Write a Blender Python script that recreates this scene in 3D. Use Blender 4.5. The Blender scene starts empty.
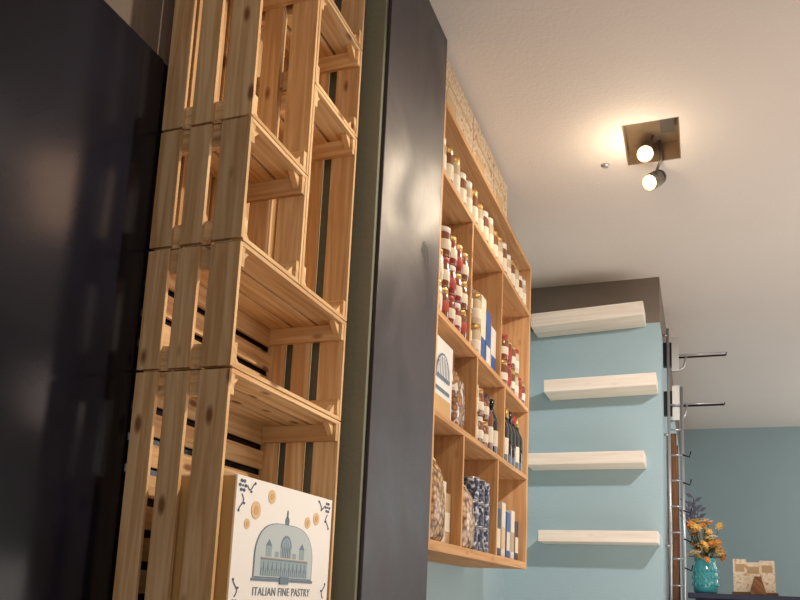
import bpy, bmesh, math, random
from mathutils import Vector, Matrix
random.seed(7)
E=1.1   # eye height; geometry below is written relative to eye level, shifted at the end
sc=bpy.context.scene
try:
    sc.view_settings.view_transform='Standard'
except Exception: pass

# ---------------------------------------------------------------- materials
def nt(name):
    m=bpy.data.materials.new(name); m.use_nodes=True
    n=m.node_tree.nodes; l=m.node_tree.links
    return m,n,l,n['Principled BSDF']
def S(c):
    return tuple(((v/255)/12.92 if v/255<=.04045 else ((v/255+.055)/1.055)**2.4) for v in c)+(1,)
def plain(name,c,rough=.5,metal=0,bump=0,bscale=40,var=.0,vscale=3,**kw):
    m,n,l,b=nt(name)
    b.inputs['Base Color'].default_value=S(c); b.inputs['Roughness'].default_value=rough
    b.inputs['Metallic'].default_value=metal
    for k,v in kw.items():
        b.inputs[k.replace('_',' ')].default_value=v
    if var or bump:
        tc=n.new('ShaderNodeTexCoord')
    if var:
        t=n.new('ShaderNodeTexNoise'); t.inputs['Scale'].default_value=vscale; t.inputs['Detail'].default_value=5
        l.new(tc.outputs['Object'],t.inputs['Vector'])
        mx=n.new('ShaderNodeMix'); mx.data_type='RGBA'
        c1=S(c); mx.inputs[6].default_value=tuple(v*(1-var) for v in c1[:3])+(1,)
        mx.inputs[7].default_value=tuple(min(1,v*(1+var)) for v in c1[:3])+(1,)
        l.new(t.outputs['Fac'],mx.inputs[0]); l.new(mx.outputs[2],b.inputs['Base Color'])
    if bump:
        t=n.new('ShaderNodeTexNoise'); t.inputs['Scale'].default_value=bscale; t.inputs['Detail'].default_value=4
        l.new(tc.outputs['Object'],t.inputs['Vector'])
        bp=n.new('ShaderNodeBump'); bp.inputs['Strength'].default_value=bump; bp.inputs['Distance'].default_value=.01
        l.new(t.outputs['Fac'],bp.inputs['Height']); l.new(bp.outputs['Normal'],b.inputs['Normal'])
    return m
def wood(name,c1,c2,ck,rough=.72,knots=.5,sc_=1.0):
    m,n,l,b=nt(name)
    uv=n.new('ShaderNodeUVMap'); uv.uv_map='UVMap'
    mp=n.new('ShaderNodeMapping'); mp.inputs['Scale'].default_value=(2.2*sc_,42*sc_,1)
    l.new(uv.outputs['UV'],mp.inputs['Vector'])
    t=n.new('ShaderNodeTexNoise'); t.inputs['Scale'].default_value=1; t.inputs['Detail'].default_value=6; t.inputs['Distortion'].default_value=1.0
    l.new(mp.outputs['Vector'],t.inputs['Vector'])
    r=n.new('ShaderNodeValToRGB'); r.color_ramp.elements[0].position=.36; r.color_ramp.elements[1].position=.64
    r.color_ramp.elements[0].color=S(c2); r.color_ramp.elements[1].color=S(c1)
    l.new(t.outputs['Fac'],r.inputs['Fac'])
    mp2=n.new('ShaderNodeMapping'); mp2.inputs['Scale'].default_value=(6,14,1)
    l.new(uv.outputs['UV'],mp2.inputs['Vector'])
    v=n.new('ShaderNodeTexVoronoi'); v.inputs['Scale'].default_value=1
    l.new(mp2.outputs['Vector'],v.inputs['Vector'])
    r2=n.new('ShaderNodeValToRGB'); r2.color_ramp.elements[0].position=.08; r2.color_ramp.elements[1].position=.18
    r2.color_ramp.elements[0].color=(knots,)*3+(1,); r2.color_ramp.elements[1].color=(0,0,0,1)
    l.new(v.outputs['Distance'],r2.inputs['Fac'])
    mx=n.new('ShaderNodeMix'); mx.data_type='RGBA'
    l.new(r2.outputs['Color'],mx.inputs[0]); l.new(r.outputs['Color'],mx.inputs[6]); mx.inputs[7].default_value=S(ck)
    at=n.new('ShaderNodeAttribute'); at.attribute_name='tone'
    mu=n.new('ShaderNodeMix'); mu.data_type='RGBA'; mu.blend_type='MULTIPLY'; mu.inputs[0].default_value=1
    l.new(mx.outputs[2],mu.inputs[6]); l.new(at.outputs['Color'],mu.inputs[7])
    l.new(mu.outputs[2],b.inputs['Base Color'])
    b.inputs['Roughness'].default_value=rough
    b.inputs['Specular IOR Level'].default_value=.3
    bp=n.new('ShaderNodeBump'); bp.inputs['Strength'].default_value=.15; bp.inputs['Distance'].default_value=.003
    l.new(t.outputs['Fac'],bp.inputs['Height']); l.new(bp.outputs['Normal'],b.inputs['Normal'])
    return m
def cells(name,c1,c2,scale,rough=.3,c3=None,stretch=(1,1,1)):
    m,n,l,b=nt(name)
    tc=n.new('ShaderNodeTexCoord'); mp=n.new('ShaderNodeMapping'); mp.inputs['Scale'].default_value=stretch
    l.new(tc.outputs['Object'],mp.inputs['Vector'])
    v=n.new('ShaderNodeTexVoronoi'); v.inputs['Scale'].default_value=scale
    l.new(mp.outputs['Vector'],v.inputs['Vector'])
    r=n.new('ShaderNodeValToRGB'); r.color_ramp.elements[0].position=.15; r.color_ramp.elements[1].position=.6
    r.color_ramp.elements[0].color=S(c1); r.color_ramp.elements[1].color=S(c2)
    if c3:
        e=r.color_ramp.elements.new(.8); e.color=S(c3)
    l.new(v.outputs['Distance'],r.inputs['Fac']); l.new(r.outputs['Color'],b.inputs['Base Color'])
    b.inputs['Roughness'].default_value=rough
    bp=n.new('ShaderNodeBump'); bp.inputs['Strength'].default_value=.5; bp.inputs['Distance'].default_value=.004
    l.new(v.outputs['Distance'],bp.inputs['Height']); l.new(bp.outputs['Normal'],b.inputs['Normal'])
    return m
def emis(name,c,s):
    m,n,l,b=nt(name)
    b.inputs['Base Color'].default_value=S(c); b.inputs['Emission Color'].default_value=S(c); b.inputs['Emission Strength'].default_value=s
    return m

M_pine=wood('crate_pine',(242,210,164),(212,168,118),(118,66,34),knots=.85)
M_ply=wood('shelf_pine',(228,182,130),(204,152,102),(150,95,55),knots=.35)
M_pale=wood('pale_pine',(244,236,224),(232,220,204),(200,178,152),knots=.2,sc_=.6)
M_lad=wood('ladder_wood',(150,105,70),(110,72,45),(70,45,30),knots=.2)
M_ceil=plain('ceiling_plaster',(220,210,200),.9,bump=.12,bscale=60,var=.03,vscale=1.5)
M_blue=plain('wall_paint_blue',(164,188,194),.85,bump=.2,bscale=90,var=.04,vscale=1.2)
M_bluefar=plain('wall_paint_teal',(144,162,164),.85,bump=.1,var=.03)
M_taupe=plain('wall_paint_taupe',(124,112,100),.9,bump=.2,bscale=60,var=.08)
M_olive=plain('wall_paint_olive',(132,134,118),.75,bump=.3,bscale=60,var=.10,vscale=4)
M_floor=plain('floor_tile',(150,125,105),.6,var=.1)
M_white=plain('white_wall',(205,198,190),.9)
def steel(name,c,r0,r1,spec=.4,metal=0.0,bump=0):
    m,n,l,b=nt(name)
    tc=n.new('ShaderNodeTexCoord'); t=n.new('ShaderNodeTexNoise'); t.inputs['Scale'].default_value=2.6; t.inputs['Detail'].default_value=7; t.inputs['Distortion'].default_value=.6
    l.new(tc.outputs['Object'],t.inputs['Vector'])
    r=n.new('ShaderNodeMapRange'); r.inputs['From Min'].default_value=.3; r.inputs['From Max'].default_value=.7
    r.inputs['To Min'].default_value=r0; r.inputs['To Max'].default_value=r1
    l.new(t.outputs['Fac'],r.inputs['Value']); l.new(r.outputs[0],b.inputs['Roughness'])
    rr=n.new('ShaderNodeValToRGB'); rr.color_ramp.elements[0].position=.35; rr.color_ramp.elements[1].position=.7
    rr.color_ramp.elements[0].color=S(c); rr.color_ramp.elements[1].color=S(tuple(v*1.6 for v in c))
    l.new(t.outputs['Fac'],rr.inputs['Fac']); l.new(rr.outputs['Color'],b.inputs['Base Color'])
    b.inputs['Metallic'].default_value=metal; b.inputs['Specular IOR Level'].default_value=spec
    if bump:
        t2=n.new('ShaderNodeTexNoise'); t2.inputs['Scale'].default_value=9; t2.inputs['Detail'].default_value=4
        l.new(tc.outputs['Object'],t2.inputs['Vector'])
        bp=n.new('ShaderNodeBump'); bp.inputs['Strength'].default_value=bump; bp.inputs['Distance'].default_value=.006
        l.new(t2.outputs['Fac'],bp.inputs['Height']); l.new(bp.outputs['Normal'],b.inputs['Normal'])
    return m
M_black=steel('blackened_board',(15,16,25),.12,.18,.26,bump=.02)
M_black2=steel('blackened_steel',(40,36,40),.24,.6,.5,bump=.35)
M_blk=plain('black_metal',(22,22,24),.4,.6)
M_grey=plain('grey_metal',(185,185,185),.3,.8)
M_head=plain('lamp_metal',(120,112,104),.35,.6)
M_brass=plain('brown_metal',(160,138,112),.4,.45,var=.15,vscale=30)
M_navy=plain('navy_counter',(32,40,66),.4)
M_gold=plain('lid_gold',(190,150,90),.35,.7)
M_lidw=plain('lid_white',(225,220,210),.4)
M_lidd=plain('lid_dark',(70,45,35),.4,.3)
M_lab=plain('label_cream',(226,214,192),.6)
M_labr=plain('label_red',(170,60,44),.6)
M_red=plain('tomato_glass',(140,50,30),.12,Coat_Weight=.6)
M_oil=plain('amber_glass',(126,74,40),.1,Coat_Weight=.6)
M_crm=plain('cream_glass',(205,186,152),.15,Coat_Weight=.6)
M_wine=plain('wine_glass',(18,20,16),.08,Coat_Weight=1.0)
M_card=plain('printed_card_white',(236,232,226),.35)
M_cardside=plain('card_side_gold',(205,165,105),.45)
M_ink=plain('ink_blue_grey',(98,118,136),.5)
M_ink2=plain('ink_dark',(66,78,112),.5)
M_inkl=plain('ink_pale',(182,194,198),.5)
M_inkt=plain('ink_teal',(138,160,168),.5)
M_orng=plain('cookie_orange',(224,186,138),.5)
M_blue_p=plain('pack_blue',(50,92,160),.35)
M_blued=plain('pack_dark_blue',(46,56,84),.35)
M_redp=plain('pack_red',(160,50,36),.4)
M_kraft=plain('kraft',(190,160,120),.7)
M_pasta=cells('pasta_fill',(225,190,140),(150,110,70),45,.25,(90,62,42))
M_cook=cells('cookie_fill',(190,140,90),(110,72,46),38,.2,(225,215,205))
M_flake=cells('biscuit_fill',(222,205,180),(170,130,90),40,.25,(110,80,60))
M_can=cells('can_print',(36,40,60),(60,66,88),60,.3,(200,200,210))
M_boxp=cells('box_print',(176,150,120),(214,194,166),34,.5,(150,118,86))
M_teal=plain('teal_glass',(70,160,165),.1,Coat_Weight=.6)
M_green=plain('leaf_green',(80,95,60),.6)
M_fo=plain('petal_orange',(228,150,62),.6)
M_fy=plain('petal_yellow',(238,196,110),.6)
M_fw=plain('petal_cream',(236,220,190),.6)
M_plum=plain('leaf_plum',(78,76,92),.6)
M_menu=cells('menu_print',(224,196,156),(238,224,200),30,.5,(206,160,112))
M_bulb=emis('bulb_warm',(255,222,165),26)
M_bulbc=emis('bulb_core',(255,240,215),60)
M_strip=emis('glint_strip_glow',(255,206,170),6)  # glow of the unseen strip added for a panel reflection
M_pane=emis('glint_pane_glow',(240,214,200),6)  # glow of the unseen pane added for a panel reflection
M_refl=emis('reflector',(255,200,130),2.5)

# ---------------------------------------------------------------- mesh builder
class B:
    def __init__(s,name):
        s.name=name; s.bm=bmesh.new(); s.mats=[]; s.uv=s.bm.loops.layers.uv.new('UVMap')
        s.col=s.bm.loops.layers.float_color.new('tone')
    def mi(s,m):
        if m not in s.mats: s.mats.append(m)
        return s.mats.index(m)
    def face(s,vs,m,ax=2,off=(0,0),tone=1,smooth=False):
        try: f=s.bm.faces.new(vs)
        except ValueError: return None
        f.material_index=s.mi(m); f.smooth=smooth
        o=[i for i in range(3) if i!=ax]
        for lp in f.loops:
            c=lp.vert.co
            lp[s.uv].uv=(c[ax]+off[0],c[o[0]]+c[o[1]]+off[1]); lp[s.col]=(tone,tone*.98,tone*.95,1)
        return f
    def box(s,x0,x1,y0,y1,z0,z1,m,M=None,tv=.22,top=None,ax=None):
        P=[(x,y,z) for x in (x0,x1) for y in (y0,y1) for z in (z0,z1)]
        d=[x1-x0,y1-y0,z1-z0]; ax=d.index(max(d)) if ax is None else ax
        vs=[s.bm.verts.new(p) for p in P]
        off=(random.random()*20,random.random()*20); t=1-random.random()*tv
        for q in ((0,1,3,2),(4,6,7,5),(0,4,5,1),(2,3,7,6),(0,2,6,4),(1,5,7,3)):
            s.face([vs[i] for i in q],m,ax,off,t)
        if M is not None:
            for v in vs: v.co=M@v.co
        return vs
    def prism(s,pts,axis,a,b_,m,M=None):
        def mk(p,t):
            l=list(p); l.insert(axis,t); return l
        A=[s.bm.verts.new(mk(p,a)) for p in pts]; C=[s.bm.verts.new(mk(p,b_)) for p in pts]
        n=len(pts)
        s.face(A,m,axis); s.face(C[::-1],m,axis)
        for i in range(n): s.face([A[i],C[i],C[(i+1)%n],A[(i+1)%n]],m,axis)
        if M is not None:
            for v in A+C: v.co=M@v.co
    def lathe(s,prof,c,seg=20,M=None):
        M=M or Matrix.Translation(c)
        rings=[]
        for r,z,_ in prof:
            rings.append([s.bm.verts.new(M@Vector((max(r,.0002)*math.cos(2*math.pi*i/seg),max(r,.0002)*math.sin(2*math.pi*i/seg),z))) for i in range(seg)])
        for k in range(len(prof)-1):
            for i in range(seg):
                s.face([rings[k][i],rings[k][(i+1)%seg],rings[k+1][(i+1)%seg],rings[k+1][i]],prof[k][2],smooth=True)
        s.face(rings[0][::-1],prof[0][2]); s.face(rings[-1],prof[-1][2])
    def loft(s,rings,m,smooth=True):
        R=[[s.bm.verts.new(p) for p in r] for r in rings]; n=len(R[0])
        for k in range(len(R)-1):
            for i in range(n):
                s.face([R[k][i],R[k][(i+1)%n],R[k+1][(i+1)%n],R[k+1][i]],m if not isinstance(m,list) else m[k],smooth=smooth)
        s.face(R[0][::-1],m if not isinstance(m,list) else m[0]); s.face(R[-1],m if not isinstance(m,list) else m[-1])
    def tube(s,pts,r,m,seg=8):
        pts=[Vector(p) for p in pts]; R=[]
        for i,p in enumerate(pts):
            d=(pts[min(i+1,len(pts)-1)]-pts[max(i-1,0)]).normalized()
            q=d.to_track_quat('Z','Y')
            rr=r[i] if isinstance(r,(list,tuple)) else r
            R.append([p+q@Vector((rr*math.cos(2*math.pi*j/seg),rr*math.sin(2*math.pi*j/seg),0)) for j in range(seg)])
        s.loft(R,m)
    def done(s,bevel=0,parent=None):
        bmesh.ops.recalc_face_normals(s.bm,faces=s.bm.faces)
        me=bpy.data.meshes.new(s.name); s.bm.to_mesh(me); s.bm.free()
        for m in s.mats: me.materials.append(m)
        o=bpy.data.objects.new(s.name,me); sc.collection.objects.link(o)
        if bevel:
            bv=o.modifiers.new('bevel','BEVEL'); bv.width=bevel; bv.segments=2; bv.limit_method='ANGLE'; bv.angle_limit=math.radians(40)
        if parent: o.parent=parent
        return o

# ---------------------------------------------------------------- room
H=2.23; F=-1.1; XL=-1.30; XR=3.2; YB=-2.5; YF=10.79
b=B('floor'); b.box(XL-.2,XR+.2,YB-.2,YF+.2,F-.1,F,M_floor); b.done()
b=B('ceiling')
hx0,hx1,hy0,hy1=-.32,-.06,3.60,3.98
b.box(XL-.2,hx0,YB-.2,YF+.2,H,H+.14,M_ceil); b.box(hx1,XR+.2,YB-.2,YF+.2,H,H+.14,M_ceil)
b.box(hx0,hx1,YB-.2,hy0,H,H+.14,M_ceil); b.box(hx0,hx1,hy1,YF+.2,H,H+.14,M_ceil)
b.done()
b=B('wall_left'); b.box(XL-.15,XL,YB,2.4,F,H,M_taupe); b.box(XL-.15,XL,2.4,5.6,F,H,M_blue); b.done()
b=B('wall_pier')   # projecting wall carrying the floating shelves
b.box(XL,-.24,5.53,YF,F,1.90,M_blue); b.box(XL,-.24,5.53,YF,1.90,H,M_taupe); b.done()
b=B('wall_back'); b.box(XL-.15,XR+.15,YF,YF+.15,F,H,M_bluefar); b.done()
b=B('wall_right'); b.box(XR,XR+.15,YB,YF,F,H,M_white); b.done()
b=B('wall_front'); b.box(XL-.15,XR+.15,YB-.15,YB,F,H,M_white); b.done()
b=B('wall_partition')
b.box(XL,-.947,2.17,2.76,F,H,M_olive); b.done(.003)
b=B('trim_1'); b.box(-.946,-.933,2.185,2.782,F,H-.004,M_black2); b.done(.002)

b=B('black_panel_and_gap_shade'); b.box(-1.298,-1.2635,-1.2,1.495,F,1.31,M_black); b.box(-1.298,-1.268,1.495,2.165,F,1.31,M_black); b.done(.002)  # second box: black sheet standing in for shade in the crate slat gaps

# ---------------------------------------------------------------- crates
X0,X1=-1.262,-1.0
def crate(y0,y1,z0,z1,back='h',name='wooden_crate',bottom=True,top=True):
    b=B(name); g=.0015; y0+=g;y1-=g;z0+=g;z1-=g; T=.011
    lx=[(X0,X0+.062),(X0+.088,X0+.150),(X1-.082,X1)]
    for a,c in lx:
        b.box(a,c,y0,y0+T,z0+random.random()*.004,z1-random.random()*.004,M_pine)
        b.box(a,c,y1-T,y1,z0,z1,M_pine)
    for yy0,yy1 in ((y0+T,y0+T+.016),(y1-T-.016,y1-T)):
        b.box(X0+.012,X1-.002,yy0,yy1,z0+T,z0+T+.05,M_pine)
        b.box(X0+.012,X1-.002,yy0,yy1,z1-T-.05,z1-T,M_pine)
    sl=[(X0+.012,X0+.085),(X0+.095,X0+.170),(X0+.180,X1-.001)]
    for a,c in sl:
        if bottom: b.box(a,c,y0+T,y1-T,z0,z0+T,M_pine)
        if top: b.box(a,c,y0+T,y1-T,z1-T,z1,M_pine)
    for zz,sg in ((z0+T,1),(z1-T,-1)):
        for yy,sy in ((y0+T+.016,1),(y1-T-.016,-1)):
            b.prism([(yy,zz),(yy+sy*.035,zz),(yy,zz+sg*.035)],0,X1-.03,X1-.012,M_pine)
    if back=='h':
        n=max(3,round((z1-z0)/.08)); h=(z1-z0)/n
        for i in range(n): b.box(X0,X0+.011,y0+T,y1-T,z0+i*h+.010,z0+(i+1)*h-.010,M_pine)
    else:
        n=max(3,round((y1-y0)/.085)); h=(y1-y0-2*T)/n
        for i in range(n): b.box(X0,X0+.011,y0+T+i*h+.007,y0+T+(i+1)*h-.007,z0,z1,M_pine)
    return b.done(.0012)
zA=-.12
crate(1.51,2.12,-.73,zA,'h')
crate(1.51,2.12,zA,.49,'h')
crate(1.51,2.12,.49,.80,'h')
crate(1.51,1.815,.80,1.12,'v')
crate(1.815,2.12,.80,1.41,'v')
crate(1.51,1.815,1.12,1.73,'v')
crate(1.815,2.12,1.41,1.72,'v')
crate(1.51,1.815,1.73,2.2,'v')
crate(1.815,2.12,1.72,2.2,'v')
b=B('plinth_cabinet')
b.box(X0,X1,1.51,2.12,F+.08,-.733,M_pine,ax=1); b.box(X0,X1-.03,1.53,2.10,F,F+.08,M_lad)
b.box(X1,X1+.015,1.515,1.812,F+.09,-.74,M_pine,ax=2); b.box(X1,X1+.015,1.818,2.115,F+.09,-.74,M_pine,ax=2)
b.done(.002)

# ---------------------------------------------------------------- pastry box in crate
e=bpy.data.objects.new('pastry_gift_box',None); sc.collection.objects.link(e)
dzb=-.018   # lowers box and print together
b=B('carton'); bx=-.975; by0,by1,bz1=1.54,2.040,.262+dzb
b.box(-1.19,bx,by0,by1,-.105,bz1,M_card,tv=.02)
b.box(-1.188,bx-.002,by0-.003,by0+.0005,-.10,bz1-.003,M_cardside)
b.box(-1.18,bx-.01,by0+.01,by1-.01,bz1+.0005,bz1+.003,M_card,tv=.02)
b.done(.003,e)
b=B('printed_cloche'); xx=bx
def flat(pts,m,dx=.0012,d0=.0002):
    b.prism(pts,0,xx+d0,xx+dx,m)
def ell(cy,cz,ry,rz,a0=0,a1=360,n=28):
    return [(cy+ry*math.cos(math.radians(a0+(a1-a0)*i/n)),cz+rz*math.sin(math.radians(a0+(a1-a0)*i/n))) for i in range(n+(a1-a0<360))]
def stroke(pts,w,m,dx=.0012):
    for (a1,c1),(a2,c2) in zip(pts,pts[1:]):
        L=math.hypot(a2-a1,c2-c1) or 1; nx,nz=-(c2-c1)/L*w,(a2-a1)/L*w
        flat([(a1-nx,c1-nz),(a2-nx,c2-nz),(a2+nx,c2+nz),(a1+nx,c1+nz)],m,dx)
cy=1.785; w_=.150
out=[(cy-w_,.035)]+[(cy-w_*math.cos(math.radians(t))**.6 if t<90 else cy+w_*abs(math.cos(math.radians(t)))**.6,.085+.085*math.sin(math.radians(t))) for t in range(0,181,9)]+[(cy+w_,.035)]
inn=[(cy+(y-cy)*.975,.038+(z-.035)*.965) for y,z in out]
flat(out,M_ink); flat(inn,M_inkl,.0018)
flat(ell(cy,.178,.010,.012),M_ink)
flat(ell(cy,.196,.0035,.010),M_ink)
b.box(xx,xx+.002,cy-w_-.006,cy+w_+.006,.028,.034,M_ink)
def bld(y0,y1,z0,z1,m,l): flat([(y0,z0),(y1,z0),(y1,z1),(y0,z1)],m,.0018+l*.0002,.0017)
bld(cy-.12,cy+.12,.040,.085,M_inkt,1)
for k in (-1,1):
    bld(cy+k*.085-.014,cy+k*.085+.014,.085,.112,M_inkt,1); flat([(cy+k*.085-.015,.112),(cy+k*.085+.015,.112),(cy+k*.085,.128)],M_ink,.0022,.0017)
    bld(cy+k*.045-.010,cy+k*.045+.010,.085,.100,M_inkt,1)
bld(cy-.028,cy+.028,.085,.112,M_inkt,1); flat(ell(cy,.112,.028,.030,0,180),M_ink,.0022,.0017)
flat(ell(cy,.112,.023,.025,0,180),M_inkt,.0024,.0017)
for k in range(-11,12):
    y=cy+k*.0105
    stroke([(y,.041),(y,.058 if k%2 else .074)],.0011,M_ink,.0024)
    if k%2==0: flat(ell(y,.058,.003,.007,0,360,8),M_ink,.0025,.0017)
for k in range(5): stroke([(cy-.018+k*.009,.088),(cy-.018+k*.009,.112+.02*(1-abs(k-2)/2.6))],.0008,M_ink,.0026)
stroke([(cy-.12,.080),(cy+.12,.080)],.0014,M_ink,.0024)
stroke([(cy-.12,.085),(cy+.12,.085)],.0010,M_orng,.0025)
for dy,dz,rr in [(-.155,.190,.021),(-.085,.230,.017),(.11,.185,.015),(.16,.200,.017),(-.19,.155,.012)]:
    flat(ell(cy+dy,dz,rr,rr),M_orng,.0012)
    b.prism(ell(cy+dy,dz,rr*.5,rr*.5),0,xx+.001,xx+.0018,M_cardside)
for sy,sz,qy,qz in ((1.565,.240,1,-1),(2.010,.238,-1,-1),(1.565,-.03,1,1),(2.010,-.03,-1,1)):
    for a in range(0,360,60):
        flat(ell(sy+.012*math.cos(math.radians(a)),sz+.012*math.sin(math.radians(a)),.0055,.004,n=10),M_ink2)
    flat(ell(sy,sz,.003,.003,n=10),M_ink2)
    for (oy,oz,f1,f2) in ((.03,0,1,1),(0,.035,1,1)):
        P=[]
        for t in range(0,13):
            a=t/12*1.5*math.pi
            if oy: P.append((sy+qy*(.020+.034*(t/12)),sz+qz*(-.002+.009*math.sin(a))))
            else: P.append((sy+qy*(-.002+.009*math.sin(a)),sz+qz*(.020+.038*(t/12))))
        stroke(P,.0014,M_ink2)
        flat(ell(P[-1][0],P[-1][1],.0035,.0035,n=8),M_ink2); flat(ell(P[5][0]+qy*.004,P[5][1]+qz*.004,.004,.003,n=8),M_ink2)
b.box(xx,xx+.003,cy-.022,cy+.022,.022,.040,M_ink)
o=b.done(0,e); o.location.z=dzb
cu=bpy.data.curves.new('printed_caption','FONT'); cu.body='ITALIAN FINE PASTRY'; cu.size=.028; cu.extrude=.0003; cu.align_x='CENTER'; cu.space_character=1.08
to=bpy.data.objects.new('printed_caption',cu); sc.collection.objects.link(to); to.parent=e
cu.materials.append(M_ink)
to.matrix_local=Matrix(((0,0,1,xx+.001),(1,0,0,cy),(0,1,0,-.006+dzb),(0,0,0,1)))

# ---------------------------------------------------------------- shelving unit
Y0,Y1=2.785,4.56; SX0,SX1=-1.295,-.937; T=.024
b=B('shelving_unit')
b.box(SX0,SX1,Y0,Y0+T,.155,1.975,M_ply); b.box(SX0,SX1,Y1-T,Y1,.155,1.975,M_ply)
b.box(SX0,SX1-.001,Y0+T,Y1-T,.155,.195,M_ply)
tops=[.195,.69,1.09,1.68]
for z in tops[1:]: b.box(SX0,SX1-.002,Y0+T,Y1-T,z-T,z,M_ply)
b.box(SX0,SX1,Y0+T,Y1-T,1.950,1.975,M_ply)
b.box(SX0,SX0+.01,Y0+T,Y1-T,.2,1.95,M_ply)
DV={0:[3.22,3.84],1:[3.40,3.95],2:[3.26,3.84]}
for k,ys in DV.items():
    for y in ys: b.box(SX0+.01,SX1-.003,y,y+.02,tops[k],tops[k+1]-T,M_ply)
b.done(.0015)

# ---------------------------------------------------------------- goods
def jar(b,x,y,z,r,h,body,lid,label=M_lab,l0=.16,l1=.62):
    z+=.001
    b.lathe([(r*.85,0,body),(r,.006,body),(r,h*l0,label),(r*1.012,h*(l0+.005),label),(r*1.012,h*l1,label),(r,h*(l1+.01),body),(r,h*.76,body),(r*.84,h*.83,lid),(r*.9,h*.84,lid),(r*.9,h*.985,lid),(r*.86,h,lid)],(x,y,z),18)
b=B('preserve_jars')
y=2.855;i=0
while y<4.50:
    body,lid=[(M_crm,M_lidw),(M_oil,M_gold),(M_crm,M_gold),(M_oil,M_lidw)][i%4]
    jar(b,-.985,y,1.68,.040,.155+.012*(i%3),body,lid,l0=.1,l1=.5); jar(b,-1.09,y+.01,1.68,.036,.15,body,lid)
    y+=.100; i+=1
b.done()
b=B('sauce_jars')
for k,y in enumerate([2.86,2.95,3.04,3.13,3.22]):
    for q in range(2 if k in (0,) else 3):
        jar(b,-.985,y,1.09+q*.132,.0425,.13,[M_crm,M_oil,M_red,M_red,M_oil][k],[M_gold,M_gold,M_redp,M_lidw,M_gold][(k+q)%5],label=M_labr if (k+2*q)%3==1 else M_lab,l0=.22,l1=.55)
        jar(b,-1.08,y+.01,1.09+q*.132,.040,.13,M_oil,M_gold)
for k,y in enumerate([3.325,3.475]):
    for q in range(2): jar(b,-.985,y,1.09+q*.152,.036,.15,[M_oil,M_crm][k],[M_gold,M_gold][k],l0=.2,l1=.5)
b.done()
def bottle(b,x,y,z,r,h,glass,label,cap):
    b.lathe([(r*.9,0,glass),(r,.008,glass),(r,h*.15,label),(r*1.01,h*.152,label),(r*1.01,h*.42,label),(r,h*.425,glass),(r,h*.58,glass),(r*.85,h*.66,glass),(r*.4,h*.76,glass),(r*.36,h*.84,cap),(r*.40,h*.845,cap),(r*.40,h*.99,cap),(r*.3,h,cap)],(x,y,z+.001),18)
def bag(b,x,y,z,w,d,h,m,mtop):
    rings=[]
    for t,sw,sd in [(0,.92,.85),(.05,1,1),(.35,1.03,1.08),(.62,.97,.85),(.75,.86,.42),(.80,.80,.12),(1,.84,.06)]:
        ring=[]
        for k in range(16):
            a=2*math.pi*k/16; ca,sa=math.cos(a),math.sin(a)
            px=math.copysign(abs(ca)**.55,ca)*d/2*sd; py=math.copysign(abs(sa)**.55,sa)*w/2*sw
            ring.append((x+px+(0 if t>.74 else random.uniform(-.003,.003)),y+py,z+.002+h*t))
        rings.append(ring)
    b.loft(rings,[m,m,m,m,mtop,mtop,mtop])
b=B('flour_packets')
for k,(y,w,h,m) in enumerate([(3.585,.09,.33,M_lab),(3.685,.09,.29,M_blue_p),(3.79,.10,.24,M_card),(3.88,.06,.27,M_kraft)]):
    b.box(-1.08,-.965,y-w/2,y+w/2,1.091,1.091+h,m)
    b.box(-.9655,-.963,y-w/2+.008,y+w/2-.008,1.10,1.10+h*.35,[M_blue_p,M_card,M_blue_p,M_redp][k])
    b.prism([(-1.08,1.091+h),(-.965,1.091+h),(-1.015,1.091+h+.035),(-1.03,1.091+h+.035)],1,y-w/2,y+w/2,m)
b.done(.003)
b=B('pesto_jars')
for k,y in enumerate([4.03,4.12,4.21,4.30,4.39,4.48]):
    for q in range(1+(k<4)):
        jar(b,-.985,y,1.09+q*.142,.040,.14,[M_oil,M_red,M_oil,M_crm,M_red,M_oil][k],[M_gold,M_redp,M_gold][(k+q)%3],label=M_labr if k%3==1 else M_lab,l0=.22,l1=.5)
b.done()
b=B('panettone_carton')
b.box(-1.20,-.955,2.82,3.075,.691,1.0,M_card)
b.box(-.9555,-.9535,2.83,3.06,.70,.765,M_cardside)
b.prism(ell(2.945,.85,.09,.095,0,180),0,-.954,-.952,M_ink)
b.prism(ell(2.945,.85,.080,.085,0,180),0,-.953,-.951,M_card)
for k in range(-3,4): b.box(-.952,-.950,2.945+k*.021-.004,2.945+k*.021+.004,.85,.86+.07*math.sqrt(1-(k/4)**2),M_ink)
b.box(-.954,-.952,2.855,3.035,.835,.85,M_ink); b.box(-.954,-.952,2.855,3.035,.785,.80,M_ink)
b.done(.003)
b=B('cookie_bags'); bag(b,-1.00,3.17,.69,.17,.12,.33,M_cook,M_cook); bag(b,-1.03,3.34,.69,.11,.10,.30,M_cook,M_cook); b.done()
b=B('wine_bottles')
for k,y in enumerate([4.02,4.11,4.20,4.29,4.38,4.47]):
    bottle(b,-.99,y,.69,.038,.32,M_wine,M_lab if k%3==1 else M_wine,[M_wine,M_redp,M_gold][k%3]); bottle(b,-1.09,y,.69,.038,.31,M_wine,M_lab,M_wine)
b.done()
b=B('honey_jars')
for k,y in enumerate([3.47,3.56,3.66]):
    for q in range(2): jar(b,-.985,y,.69+q*.135,.038,.13,[M_crm,M_oil,M_oil][k],[M_gold,M_lidw,M_gold,M_lidd][(k+q)%4],l0=.2,l1=.5)
for k,y in enumerate([3.76,3.86]): bottle(b,-.985,y,.69,.036,.29,[M_oil,M_wine][k],M_lab,M_wine)
b.done()
b=B('pasta_bags'); bag(b,-1.0,2.915,.195,.19,.13,.42,M_pasta,M_lab); bag(b,-1.0,3.355,.195,.20,.13,.36,M_flake,M_lab); b.done()
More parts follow.
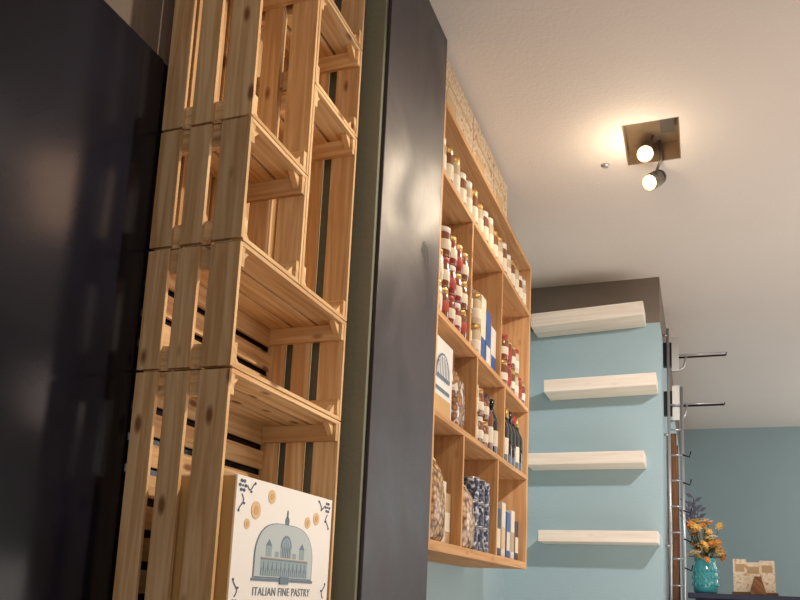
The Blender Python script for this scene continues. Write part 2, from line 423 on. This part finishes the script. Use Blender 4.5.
b=B('biscuit_cartons'); b.box(-1.12,-.975,3.025,3.11,.196,.45,M_lab); b.box(-.9752,-.973,3.032,3.10,.24,.36,M_kraft)
b.box(-1.12,-.985,3.118,3.21,.196,.41,M_kraft); b.box(-.9852,-.983,3.125,3.20,.25,.33,M_lab); b.done(.002)
b=B('food_cans')
for k,y in enumerate([3.515,3.615,3.715]):
    for q in range(3):
        b.lathe([(.042,0,M_grey),(.044,.004,M_can),(.044,.105,M_grey),(.042,.11,M_grey)],(-.99,y,.196+q*.1115),20)
b.done()
b=B('pasta_cartons')
for k,(y,h,m,m2) in enumerate([(3.92,.30,M_kraft,M_blued),(4.03,.25,M_blued,M_lab),(4.14,.29,M_lab,M_orng),(4.25,.25,M_blue_p,M_lab),(4.36,.27,M_lab,M_kraft),(4.46,.22,M_blued,M_lab)]):
    b.box(-1.1,-.975,y-.042,y+.042,.196,.196+h,m); b.box(-.9752,-.973,y-.035,y+.035,.24,.24+h*.4,m2)
b.done(.002)
b=B('storage_cartons')
for y0,y1 in ((2.80,3.27),(3.28,3.66),(3.67,3.97)):
    b.box(-1.25,-.955,y0,y1,1.976,2.20,M_boxp)
    b.box(-.9552,-.9535,y0+.02,y1-.02,2.10,2.112,M_kraft)
    b.box(-.9552,-.9530,y0+.06,y0+.2,2.0,2.06,M_kraft)
b.done(.003)

# ---------------------------------------------------------------- floating shelves on blue wall
def fshelf(x0,x1,zb,zb2,tk=.052):
    b=B('floating_shelf')
    M=Matrix.Rotation(-math.atan2(zb2-zb,x1-x0),4,'Y'); M=Matrix.Translation(((x0+x1)/2,0,(zb+zb2)/2))@M
    b.box(-(x1-x0)/2,(x1-x0)/2,5.27,5.528,0,tk,M_pale,M=M,tv=.05)
    return b.done(.004)
fshelf(-1.08,-.33,1.845,1.875,.095)
fshelf(-.985,-.255,1.375,1.39,.085)
fshelf(-1.10,-.335,.875,.88,.08)
fshelf(-1.01,-.255,.365,.37,.075)

# ---------------------------------------------------------------- recessed spotlight
e=bpy.data.objects.new('recessed_spotlight',None); sc.collection.objects.link(e)
b=B('housing')
t=.006; RD=.10
b.box(hx0+.002,hx1-.002,hy0+.002,hy1-.002,H+RD,H+RD+.007,M_brass)
b.box(hx0+.002,hx0+t,hy0+.002,hy1-.002,H+.001,H+RD,M_brass); b.box(hx1-t,hx1-.002,hy0+.002,hy1-.002,H+.001,H+RD,M_brass)
b.box(hx0+t,hx1-t,hy0+.002,hy0+t,H+.001,H+RD,M_brass); b.box(hx0+t,hx1-t,hy1-t,hy1-.002,H+.001,H+RD,M_brass)
b.done(0,e)
def head(name,pos,aim,mat=M_head,r=.042):
    b=B(name); d=(Vector(aim)-Vector(pos)).normalized(); q=d.to_track_quat('Z','Y').to_matrix().to_4x4()
    M=Matrix.Translation(pos)@q
    b.lathe([(r*.55,-.085,mat),(r*.9,-.075,mat),(r*.9,-.062,M_blk),(r*.8,-.06,M_blk),(r*.8,-.05,mat),(r,-.047,mat),(r,.03,mat),(r*.93,.031,M_refl),(r*.8,.024,M_bulb),(r*.5,.024,M_bulbc),(.0002,.0245,M_bulbc)],None,24,M)
    b.done(0,e)
head('lamp_head_1',(-.225,3.865,H-.005),(-.35,1.6,.3))
hp=Vector((-.20,3.975,H-.105))
head('lamp_head_2',hp,hp+Vector((-.60,-.85,-.75)))
b=B('gimbal'); b.tube([(-.16,3.95,H+RD),(-.155,3.955,H+.0),(-.18,3.985,H-.05)],.008,M_head)
b.tube([(-.19,3.90,H+RD),(-.21,3.89,H+.03)],.008,M_head)
b.box(-.15,-.085,3.7,3.82,H+.06,H+RD-.001,M_head); b.done(0,e)
def spot(name,pos,aim,power,color,size,blend=.6,rad=.04):
    L=bpy.data.lights.new(name,'SPOT'); L.energy=power; L.color=color; L.spot_size=math.radians(size); L.spot_blend=blend; L.shadow_soft_size=rad
    o=bpy.data.objects.new(name,L); sc.collection.objects.link(o); o.location=pos
    o.rotation_euler=(Vector(aim)-Vector(pos)).to_track_quat('-Z','Y').to_euler(); return o
def area(name,pos,aim,power,color,sx,sy):
    L=bpy.data.lights.new(name,'AREA'); L.shape='RECTANGLE'; L.size=sx; L.size_y=sy; L.energy=power; L.color=color
    o=bpy.data.objects.new(name,L); sc.collection.objects.link(o); o.location=pos
    o.rotation_euler=(Vector(aim)-Vector(pos)).to_track_quat('-Z','Y').to_euler(); return o
b=B('smoke_detector'); b.lathe([(.012,-.012,M_grey),(.02,-.006,M_grey),(.022,0,M_grey)],(-.43,3.94,H-.001),20); b.done()
def lin(p,q,w):
    b=B('added_glint_strip'); P=Vector(p);Q=Vector(q); d=(Q-P); L=d.length; M=Matrix.Translation((P+Q)/2)@d.to_track_quat('X','Z').to_matrix().to_4x4()
    b.box(-L/2,L/2,-w/2-.01,w/2+.01,-.022,-.001,M_grey,M=M); b.box(-L/2+.01,L/2-.01,-w/2,w/2,-.030,-.0222,M_strip,M=M); b.done(.002)
lin((.62,2.98,H),(1.34,3.78,H),.26)  # unseen glowing strip, added to reflect in the black panel

# ---------------------------------------------------------------- rack + ladder on the side of the pier
b=B('wall_rack')
yr=5.98
for x in (-.205,-.115): b.tube([(x,yr,-.9),(x,yr,2.0 if x<-.2 else 1.55)],.011,M_grey,12)
for k in range(13): b.tube([(-.205,yr,-.8+k*.185),(-.115,yr,-.8+k*.185)],.007,M_grey)
for z in (-.8,.4,1.2,1.95): b.tube([(-.239,yr,z),(-.205,yr,z)],.01,M_grey)
for z,xe in ((1.80,.19),(1.43,.17)):
    b.box(-.18,-.13,6.0,6.012,z-.12,z+.14,M_grey); b.box(-.239,-.18,6.0,6.05,z-.08,z+.10,M_blk)
    b.tube([(-.2,6.01,z),(xe,6.01,z)],.007,M_grey); b.tube([(-.2,6.07,z),(xe,6.07,z)],.007,M_blk)
    b.tube([(xe,6.01,z),(xe,6.07,z)],.007,M_blk)
    b.tube([(-.2,6.04,z-.12),(-.10,6.04,z-.09),(-.08,6.04,z)],.008,M_grey)
for k in range(5):
    z=.25+k*.2; b.tube([(-.115,yr-.01,z),(-.07,yr-.02,z-.02),(-.06,yr-.02,z+.02)],.005,M_blk)
b.done()
b=B('wooden_ladder')
for y in (6.35,6.85):
    b.box(-.235,-.165,y-.02,y+.02,F,1.28,M_lad)
for k in range(8): b.tube([(-.20,6.35,F+.25+k*.28),(-.20,6.85,F+.25+k*.28)],.014,M_lad)
b.box(-.164,-.15,6.33,6.37,.35,.55,M_redp)
b.done(.003)

# ---------------------------------------------------------------- counter with vase and menus
CT=.085
b=B('bar_counter')
b.box(-.10,2.3,6.18,6.85,CT-.04,CT,M_navy); b.box(-.05,2.25,6.24,6.80,F,CT-.04,M_navy)
for k in range(5): b.box(.0+k*.45,.40+k*.45,6.225,6.24,F+.1,CT-.1,M_navy)
b.done(.004)
e=bpy.data.objects.new('flower_vase',None); sc.collection.objects.link(e)
b=B('vase')
vx,vy=.02,6.32
b.lathe([(.07,0,M_teal),(.082,.01,M_teal),(.088,.08,M_teal),(.085,.18,M_teal),(.07,.215,M_teal),(.076,.235,M_teal),(.082,.25,M_teal),(.07,.248,M_teal),(.065,.21,M_teal),(.07,.05,M_teal)],(vx,vy,CT+.001),28)
for a in range(0,360,20):
    for z in (.05,.10,.15): b.lathe([(.006,0,M_teal),(.009,.012,M_teal),(.004,.025,M_teal)],(vx+.086*math.cos(math.radians(a)),vy+.086*math.sin(math.radians(a)),CT+z),6)
b.done(0,e)
b=B('bouquet')
for k in range(46):
    a=random.random()*6.283; rr=random.random()**.6*.15; top=Vector((vx+rr*math.cos(a),vy+rr*math.sin(a)*.8,CT+.29+random.random()*.25-(rr*.4)))
    base=Vector((vx+rr*.2*math.cos(a),vy+rr*.2*math.sin(a),CT+.20)); mid=(top+base)/2+Vector((0,0,.03))
    b.tube([base,mid,top],.003,M_green,5)
    m=random.choice([M_fo,M_fy,M_fw,M_fo,M_fy]); R=random.uniform(.032,.052)
    tilt=Matrix.Translation(top)@Matrix.Rotation(random.uniform(-.3,1.3),4,'X')@Matrix.Rotation(random.uniform(-1,1),4,'Y')
    for ring,(rs,hh) in enumerate(((1,.25),(.7,.5))):
        for p in range(7):
            an=p*2*math.pi/7+ring*.4; c,s_=math.cos(an),math.sin(an); Q=R*rs
            pts=[(0,0,0),(Q*.5*c-Q*.3*s_,Q*.5*s_+Q*.3*c,Q*.35*(1+ring)),(Q*c,Q*s_,Q*hh),(Q*.5*c+Q*.3*s_,Q*.5*s_-Q*.3*c,Q*.35*(1+ring))]
            b.face([b.bm.verts.new(tilt@Vector(q)) for q in pts],m)
    b.lathe([(R*.25,0,M_fy),(R*.3,R*.2,M_fy),(R*.1,R*.35,M_fy)],None,8,tilt)
for k in range(12):
    a=random.random()*6.283; z=CT+.24+random.random()*.14; L=.12
    p=Vector((vx+.04*math.cos(a),vy+.04*math.sin(a),z)); d=Vector((math.cos(a),math.sin(a),.3))*L; sd=Vector((-math.sin(a),math.cos(a),0))*.02
    b.face([b.bm.verts.new(q) for q in (p,p+d*.5+sd,p+d,p+d*.5-sd)],M_green)
for bx_,bz_ in ((-.09,.66),(-.05,.70),(-.02,.62),(-.10,.58)):
    tip=Vector((bx_,vy+.03,CT+bz_)); root=Vector((vx-.02,vy,CT+.22)); mid=(tip+root)/2+Vector((-.02,0,.03))
    b.tube([root,mid,tip],.004,M_plum,5)
    for k in range(5):
        p=mid.lerp(tip,.45+k*.14); sgn=1 if k%2 else -1
        d=Vector((sgn*.06,.0,.035)); n=Vector((-.3*sgn,.0,1)).normalized()*.016
        b.face([b.bm.verts.new(q) for q in (p,p+d*.5+n,p+d,p+d*.5-n)],M_plum)
b.done(0,e)
b=B('menu_holder')
b.box(.20,.50,6.30,6.42,CT+.001,CT+.02,M_lad)
for k,(xa,xb,h) in enumerate([(.21,.30,.24),(.29,.40,.22),(.39,.49,.235)]):
    Mx=Matrix.Translation((0,6.34+k*.02,CT+.02))@Matrix.Rotation(math.radians(-10),4,'X')
    b.box(xa,xb,0,.004,0,h,M_menu,M=Mx)
    b.box(xa+.015,xb-.015,-.002,.0,h*.62,h*.85,M_kraft,M=Mx); 
b.done()
b=B('wooden_card_stand')
b.prism([(.31,CT+.001),(.42,CT+.001),(.385,CT+.13),(.345,CT+.13)],1,6.21,6.28,M_lad); b.done(.002)

# ---------------------------------------------------------------- added fill lights and glowing pane (out of frame, right and behind)
b=B('added_window_frames')  # invented frames around the added side fill lights
for y0 in (6.9,8.9):
    y1=y0+1.6
    for a in ((y0,y0+.06,-.2,1.9),(y1-.06,y1,-.2,1.9),(y0+.06,y1-.06,-.2,-.14),(y0+.06,y1-.06,1.84,1.9),(y0+.77,y0+.82,-.14,1.84)):
        b.box(XR-.05,XR-.001,a[0],a[1],a[2],a[3],M_blk)
b.done()
b=B('added_glint_pane')   # unseen glowing pane, added for its reflection in the black panel
for a in ((5.44,5.48,1.36,1.96),(5.86,5.90,1.36,1.96),(5.48,5.86,1.36,1.40),(5.48,5.86,1.92,1.96)):
    b.box(XR-.04,XR-.001,a[0],a[1],a[2],a[3],M_blk)
b.box(XR-.02,XR-.001,5.48,5.86,1.40,1.92,M_pane); b.done()
for y0 in (6.9,8.9):
    area('side_fill_light',(XR-.06,y0+.8,.85),(0,y0+.8,.85),40,(1,.98,.97),1.5,2.0)  # unseen area lights added to brighten the far room
area('front_fill_light',(1.4,YB+.1,.6),(1.2,3,.9),32,(1,.95,.9),3.0,2.2)  # fill light added behind the camera; the front wall has no opening
spot('added_fill_spot',( 1.7,2.5,2.15),(-1.1,1.85,.75),290,(1,.85,.67),44,.8,.06)  # unseen spot added to brighten the crates
spot('added_fill_spot',( .9,2.4,2.15),(-1.0,3.6,1.0),64,(1,.84,.66),60,.8,.06)  # unseen spot added to brighten the shelving unit
spot('added_fill_spot',( .9,2.4,2.15),(-.7,5.5,.8),240,(1,.98,.98),48,.9,.10)  # unseen spot added to brighten the blue wall
spot('ceiling_lamp_beam',(-.23,3.72,H-.05),(-.15,1.0,-.6),25,(1,.82,.6),110,.8,.04)
spot('ceiling_lamp_beam',(-.30,3.86,H-.18),(-1.0,2.9,1.2),16,(1,.82,.6),100,.8,.04)
pl=bpy.data.lights.new('lamp_spill','POINT'); pl.energy=4; pl.color=(1,.80,.56); pl.shadow_soft_size=.04
po=bpy.data.objects.new('lamp_spill',pl); sc.collection.objects.link(po); po.location=(-.28,3.72,H-.20)
area('ceiling_fill_light',(1.6,4.2,-.3),(1.0,4.0,2.2),66,(1,.92,.85),2.5,3.5)  # unseen upward fill, added to lift the ceiling brightness

w=bpy.data.worlds.new('w'); sc.world=w; w.use_nodes=True
w.node_tree.nodes['Background'].inputs[0].default_value=(.6,.65,.7,1); w.node_tree.nodes['Background'].inputs[1].default_value=.3

# ---------------------------------------------------------------- camera
cam=bpy.data.cameras.new('camera'); co=bpy.data.objects.new('camera',cam); sc.collection.objects.link(co); sc.camera=co
R=Vector((.9363,.3485,.0443)); D=Vector((-.0199,.1783,-.9838)); W=Vector((-.3508,.9202,.1738))
co.matrix_world=Matrix(((R.x,-D.x,-W.x,0),(R.y,-D.y,-W.y,0),(R.z,-D.z,-W.z,0),(0,0,0,1)))
cam.sensor_width=36; cam.lens=36; cam.shift_y=150/800; cam.clip_start=.02
for o in list(sc.objects):
    if o.parent is None: o.location.z+=E
